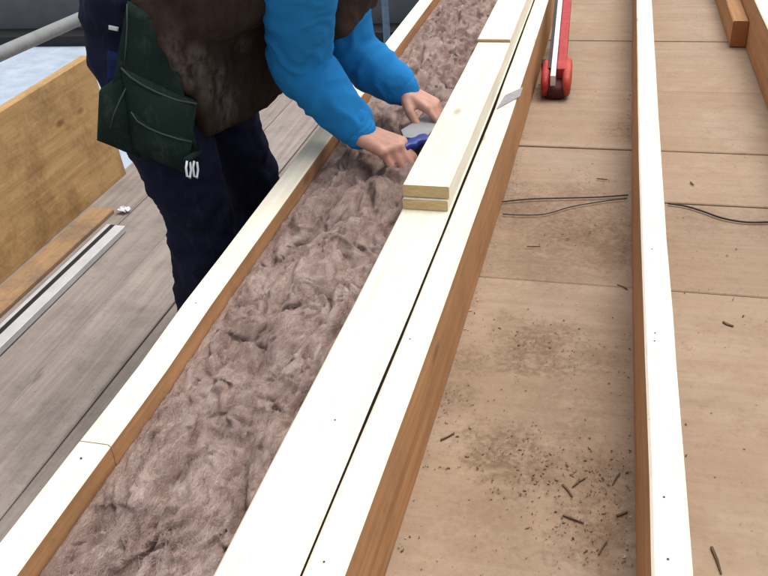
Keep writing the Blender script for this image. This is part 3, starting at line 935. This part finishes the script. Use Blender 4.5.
def build_worker():
    P = tag(empty('person', (-1.0, 1.8, FLOOR_Z)), 'worker in blue sweater, brown jacket and navy trousers bending over the wool', 'person')
    b = MB()
    # body, one continuous surface
    for h, k, a, t in ((R_HIP, R_KNEE, R_ANK, R_TOE), (L_HIP, L_KNEE, L_ANK, L_TOE)):
        b.chain([(h, .074), ((h+k)/2, .068), (k, .052), (k.lerp(a, .35), .052), (a, .037)])
        b.chain([(a+Vector((-.03, 0, -.035)), .034), (t, .026)])
    b.capsule(R_HIP+Vector((-.008, .03, .03)), .078, L_HIP+Vector((-.008, -.03, .03)), .078)
    for s in (-.06, .06):
        v = Vector((0, s, 0))
        b.chain([(HIP+v+Vector((.03, 0, .02)), .078), (WAIST+v*.9, .082), (CHEST+v*1.1, .105)])
    b.chain([(CHEST, .09), (NECK, .055), (HEAD, .058)])
    b.capsule(R_SH, .06, CHEST+Vector((.05, -.06, .02)), .08); b.capsule(L_SH, .06, CHEST+Vector((.05, .06, .02)), .08)
    for s, e, w_ in ((R_SH, R_EL, R_WR), (L_SH, L_EL, L_WR)):
        b.chain([(s, .056), ((s+e)/2, .049), (e, .040), (e.lerp(w_, .35), .041), (w_, .027)])
    hand_caps(b, R_WR, HF, HT, (.60, 1.0, .8), 0, 1.12)
    hand_caps(b, L_WR, LF, LT, (.30, .45, .35), .6)
    # head looking down at the hands
    hd = Vector((.62, .0, -.78))
    up = Vector((.78, 0, .62))
    HC = HEAD + up*.085
    b.capsule(HC - hd*.03, .082, HC + hd*.022 + up*.02, .080)
    b.capsule(HC + hd*.045 - up*.035, .060, HC + hd*.06 - up*.075, .036)
    b.capsule(HC + hd*.100 + up*.012, .010, HC + hd*.122 - up*.024, .0135)
    for s in (-1, 1):
        b.capsule(HC + Vector((0, s*.082, 0)) + up*.012, .013, HC + Vector((0, s*.084, 0)) - up*.022, .009)
    b.capsule(HC+hd*.098+Vector((0, -.018, 0))-up*.052, .008, HC+hd*.098+Vector((0, .018, 0))-up*.052, .008)
    me = remesh(b, 'body', .0045, M['skin'], 4, .5)
    obj('body', me, parent=P)
    for s in (-1, 1):
        m = MB(); c = HC + hd*.092 + Vector((0, s*.031, 0)) + up*.006
        m.capsule(c, .0105, c+hd*.003, .009, 10, 4); m.build('eye', M['eye'], P, smooth=True)
    m = MB(); m.capsule(HC-hd*.034+up*.022, .090, HC+hd*.010+up*.040, .082, 18, 8)
    m.chain([(HC-hd*.05-up*.01, .075), (HC-hd*.045-up*.05, .055)])
    me = remesh(m, 'hair', .008, M['hair'], 2, .5, lambda c: .004*noise.noise(c*60)); obj('hair', me, parent=P)

    # trousers
    b = MB()
    for h, k, a in ((R_HIP, R_KNEE, R_ANK), (L_HIP, L_KNEE, L_ANK)):
        b.chain([(h+Vector((.005, 0, 0)), .104), ((h+k)/2, .098), (k, .080), (k.lerp(a, .5), .080), (a+Vector((0, 0, .02)), .074)])
    b.capsule(R_HIP+Vector((-.018, .02, .04)), .106, L_HIP+Vector((-.018, -.02, .04)), .106)
    b.capsule(R_HIP+Vector((.000, .02, .12)), .108, L_HIP+Vector((.000, -.02, .12)), .104)
    b.capsule(R_HIP+Vector((-.005, .03, -.03)), .10, L_HIP+Vector((-.005, -.03, -.03)), .10)
    def tf(c):
        return .010*noise.noise(Vector((c.x*12, c.y*12, c.z*22))) + .006*(.5-abs(noise.noise(Vector((c.x*16+c.z*12, c.y*18, c.z*22-c.y*9)))))*2 + .004*noise.noise(Vector((c.x*35+c.z*20, c.y*35, c.z*40)))
    me = remesh(b, 'trousers', .010, M['navy'], 5, .5, tf); tr = obj('trousers', me, parent=P)
    # worn blue pocket patch on the seat, and a white label
    from mathutils.bvhtree import BVHTree
    tw = [v.co + tr.location + P.location for v in me.vertices]
    bvh = BVHTree.FromPolygons(tw, [tuple(p.vertices) for p in me.polygons])
    def patch(name, quad, mat, n=6, th=.003):
        vs = []
        for i in range(n+1):
            for j in range(n+1):
                u, v = i/n, j/n
                px = quad[0][0]*(1-u)*(1-v)+quad[1][0]*u*(1-v)+quad[2][0]*u*v+quad[3][0]*(1-u)*v
                py = quad[0][1]*(1-u)*(1-v)+quad[1][1]*u*(1-v)+quad[2][1]*u*v+quad[3][1]*(1-u)*v
                d = ray(px, py).normalized()
                h = bvh.ray_cast(CAM_P, d)
                if h[0] is None: return
                vs.append(h[0]-d*th)
        m = MB(); m.add(vs, [(i*(n+1)+j, (i+1)*(n+1)+j, (i+1)*(n+1)+j+1, i*(n+1)+j+1) for i in range(n) for j in range(n)])
        o = m.build(name, mat, tr, smooth=True)
        sm = o.modifiers.new('thickness', 'SOLIDIFY'); sm.thickness = th; sm.offset = -1
    patch('pocket_patch', [(108, 50), (126, 56), (124, 84), (108, 80)], M['navy2'])
    patch('cloth_label', [(109, 25), (119, 27), (118.5, 31), (109, 29)], M['white'], 4)
    # boots
    for a, t in ((R_ANK, R_TOE), (L_ANK, L_TOE)):
        b = MB()
        b.chain([(a+Vector((0, 0, .05)), .052), (a+Vector((-.01, 0, -.035)), .052), ((a+t)/2+Vector((0, 0, -.012)), .046), (t+Vector((0, 0, .004)), .040)])
        me = remesh(b, 'boot', .008, M['boot'], 3, .5)
        for v in me.vertices: v.co.z = max(v.co.z, FLOOR_Z+.0008)
        obj('boot', me, parent=P)
    # sleeves of the sweater
    for s, e, w_, rr in ((R_SH, R_EL, R_WR, (.084, .079, .073, .064, .051)), (L_SH, L_EL, L_WR, (.080, .072, .064, .060, .050))):
        b = MB()
        b.chain([(s, rr[0]), ((s+e)/2, rr[1]), (e, rr[2]), (e.lerp(w_, .45), rr[3]), (e.lerp(w_, .82), rr[4])], 18)
        d = (w_-e).normalized(); ax = (e-s).normalized()
        def sf(c, e=e, w_=w_, s=s):
            t1 = (c-e).dot((w_-e).normalized()); t2 = (c-s).dot((e-s).normalized())
            wv = noise.noise(c*11)
            k = .0085*(.6-abs(math.sin(t1*48+wv*6))) if t1 > .03 else .0085*(.6-abs(math.sin(t2*44+wv*6)))
            return k*(.55+.8*noise.noise(c*16+Vector((3, 1, 2)))) + .0018*noise.noise(c*20) + .0045*(.5-abs(noise.noise(Vector((c.x*14+c.z*18, c.y*20, c.z*22-c.x*10)))))
        me = remesh(b, 'sleeve', .006, M['blue'], 4, .5, sf)
        so_ = obj('sleeve', me, parent=P)
        m = MB()
        c0, c1 = e.lerp(w_, .88), e.lerp(w_, .96)
        m.capsule(c0, .0490, c1, .0420, 20, 5)
        me = remesh(m, 'cuff', .004, M['blue'], 2, .5, lambda c: .0012*math.sin(math.atan2(c.z*1.0-.05, c.y-1.7)*38))
        obj('cuff', me, parent=so_)
    # jacket: torso with the open front hanging down
    b = MB()
    for s in (-.085, 0, .085):
        v = Vector((0, s, 0))
        b.chain([(HIP.lerp(WAIST, .55)+v+Vector((.02, 0, .02)), .115), (WAIST+v*1.05, .130), (CHEST+v*1.1, .125)])
    b.capsule(CHEST+Vector((0, -.08, .02)), .11, R_SH+Vector((-.04, .09, .05)), .075)
    b.capsule(CHEST+Vector((0, .11, 0)), .12, L_SH+Vector((-.01, -.03, .03)), .085)
    b.capsule(CHEST+Vector((.02, 0, .06)), .10, NECK+Vector((-.015, 0, -.005)), .072)      # collar
    for (x0_, y0_, X0, x1_, y1_, X1, r0, r1) in HANG:
        b.capsule(atx(x0_, y0_, X0), r0, atx(x1_, y1_, X1), r1)
    def jf(c):
        return .008*noise.noise(Vector((c.x*9+c.z*7, c.y*12, c.z*16-c.x*9))) + .007*(1-2*abs(noise.noise(Vector((c.x*17-c.z*12, c.y*15, c.z*17+c.x*11))))) + .0012*noise.noise(c*45)
    me = remesh(b, 'jacket', .008, M['brown'], 4, .5, jf); jk = obj('jacket', me, parent=P)
    return P, tr, jk

# hanging jacket front: (pixel, X) of the top line and of the hem, capsules between them
_top = [(168, 0, -.90), (190, 25, -.88), (215, 15, -.86), (240, 5, -.83), (262, -5, -.80), (290, -15, -.76), (320, -35, -.69), (343, -45, -.61), (360, -50, -.585), (376, -60, -.57)]
_hem = [(176, 62, -.885), (207, 126, -.875), (228, 116, -.86), (250, 106, -.835), (266, 92, -.81), (290, 66, -.77), (318, 40, -.70), (340, 26, -.61), (356, 14, -.585), (370, -4, -.57)]
HANG = []
for k in range(28):
    t = k/27*(len(_top)-1); i0 = min(int(t), len(_top)-2); u = t-i0
    a_ = [p*(1-u)+q*u for p, q in zip(_top[i0], _top[i0+1])]; b_ = [p*(1-u)+q*u for p, q in zip(_hem[i0], _hem[i0+1])]
    HANG.append((*a_, *b_, .055, .024))
person, trousers, jacket = build_worker()

# ------------------------------------------------------------------ tool pouch on his hip
def pouch():
    from mathutils.bvhtree import BVHTree
    off = wloc(trousers)
    bvh = BVHTree.FromPolygons([v.co+off for v in trousers.data.vertices], [tuple(q.vertices) for q in trousers.data.polygons])
    nrm = Vector((.42, -.90, .10)).normalized()          # outward from the hip
    hits = [bvh.ray_cast(CAM_P, ray(x, y).normalized())[0] for x, y in ((150, 100), (170, 130), (140, 130), (160, 80), (180, 150))]
    dmax = max(h.dot(nrm) for h in hits if h)
    def p(x, y, o=0.0):
        d = ray(x, y).normalized()
        return CAM_P + d*((dmax - .012 + o - CAM_P.dot(nrm))/d.dot(nrm))
    base = p(150, 150)
    t = tag(empty('tool_pouch', base), 'dark green canvas tool pouch hanging at the worker\'s hip', 'pouch')
    def pad(name, quad, th, mat, parent, bulge=.012, inset=0.0, n=12):
        Q = [p(x, y, inset+th) for x, y in quad]
        m = MB(); vs = []
        for i in range(n+1):
            for j in range(n+1):
                u, v = i/n, j/n
                c = Q[0]*(1-u)*(1-v)+Q[1]*u*(1-v)+Q[2]*u*v+Q[3]*(1-u)*v
                bl = bulge*(math.sin(math.pi*u)**.6)*(math.sin(math.pi*v)**.6 if 0 < v < 1 else 0)
                vs.append(c + nrm*(bl+.004*noise.noise(c*22)))
        K = (n+1)**2
        vs2 = [v - nrm*(th) for v in vs[:]]
        fs = []
        for i in range(n):
            for j in range(n):
                a = i*(n+1)+j
                fs += [(a, a+n+1, a+n+2, a+1), (K+a, K+a+1, K+a+n+2, K+a+n+1)]
        rim = [i for i in range(n+1)] + [i*(n+1)+n for i in range(1, n+1)] + [n*(n+1)+j for j in range(n-1, -1, -1)] + [i*(n+1) for i in range(n-1, 0, -1)]
        for a, b_ in zip(rim, rim[1:]+rim[:1]): fs.append((a, b_, K+b_, K+a))
        m.add(vs+vs2, fs)
        return m.build(name, mat, parent, smooth=True)
    pad('backing', [(127, 2), (166, 24), (198, 150), (104, 130)], .016, M['green'], t, .0, .020)
    pad('side_pocket', [(99, 92), (126, 72), (140, 158), (97, 140)], .034, M['green'], t, .014, .0)
    pk = pad('main_pocket', [(121, 68), (197, 104), (188, 174), (134, 152)], .040, M['green'], t, .022, .004)
    lp = pad('lower_pocket', [(131, 112), (192, 142), (187, 172), (138, 152)], .012, M['green'], t, .012, .046)
    def trim(name, pts, r, par, off):
        P_ = [p(x, y, off + .008*math.sin(math.pi*k/(len(pts)-1))) for k, (x, y) in enumerate(pts)]
        m = MB(); m.tube(P_, r, 8); m.build(name, M['trim'], par, smooth=True)
    trim('rim_tape', [(121, 68), (130, 77), (142, 85), (158, 93), (176, 100), (197, 104)], .0021, pk, .046)
    trim('pocket_tape', [(131, 112), (137, 121), (148, 128), (162, 134), (178, 139), (192, 142)], .0017, lp, .060)
    trim('side_tape', [(126, 88), (120, 100), (114, 114), (110, 128)], .0016, t, .046)
    trim('strap_edge', [(127, 4), (127, 24), (126, 44), (124, 66)], .0014, t, .036)
pouch()

def belt_clip():
    t = tag(empty('cord_clip', atx(192, 176, -.86)), 'pair of white cord loops dangling below the green pouch', 'clip')
    for (x, k) in ((188, 0), (195, 1)):
        pts = [(x-1, 161), (x-2, 168), (x-1, 176), (x+2, 178), (x+3, 170), (x+2, 162)]
        m = MB(); m.tube([atx(a, b_, -.858+.003*k) for a, b_ in pts], .0026, 8); m.build('loop', M['white'], t, smooth=True)
    m = MB(); m.tube([atx(186, 160, -.862), atx(200, 152, -.868)], .0075, 8); m.build('strap', M['green'], t, smooth=True)
belt_clip()

# ------------------------------------------------------------------ insulation knife in the right hand
def knife():
    a0, a1 = atz(399, 148, .018), atz(430, 138.5, .022)
    t = (a1-a0).normalized()
    e = Vector((t.y, -t.x, 0)).normalized()
    c = a0.lerp(a1, .3)
    kn = tag(empty('insulation_knife', c), 'insulation knife with blue handle held over the wool by worker', 'knife')
    m = MB(); n = 14; N = 14; upv = Vector((0, 0, 1)); vs = []
    for k in range(n+1):
        c_ = a0.lerp(a1, k/n) + e*(.003*math.sin(k*.45))
        wd = .0165 + .0035*math.sin(k*1.3) + (.004 if k >= n-2 else 0) - (.006 if k in (0, n) else 0)
        ht = .0105 - (.005 if k in (0, n) else 0)
        for q in range(N):
            an = 2*math.pi*q/N
            sg = lambda v: math.copysign(abs(v)**.6, v)
            vs.append(c_ + e*wd*sg(math.cos(an)) + upv*ht*sg(math.sin(an)))
    m.add(vs, [(k*N+q, k*N+(q+1) % N, (k+1)*N+(q+1) % N, (k+1)*N+q) for k in range(n) for q in range(N)] + [tuple(reversed(range(N))), tuple(n*N+q for q in range(N))])
    m.build('handle', M['bluepl'], kn, smooth=True)
    m = MB()
    top = [atz(px, py, z) for px, py, z in ((404, 137, .026), (425, 139, .026), (447, 112, .014), (441, 109, .012), (421, 118, .018), (401, 130, .024))]
    bot = [v - Vector((0, 0, .0016)) for v in top]
    k = len(top)
    m.add(top+bot, [tuple(range(k)), tuple(k+i for i in reversed(range(k)))] + [(i, k+i, k+(i+1) % k, (i+1) % k) for i in range(k)])
    m.build('blade', M['steel'], kn)
knife()
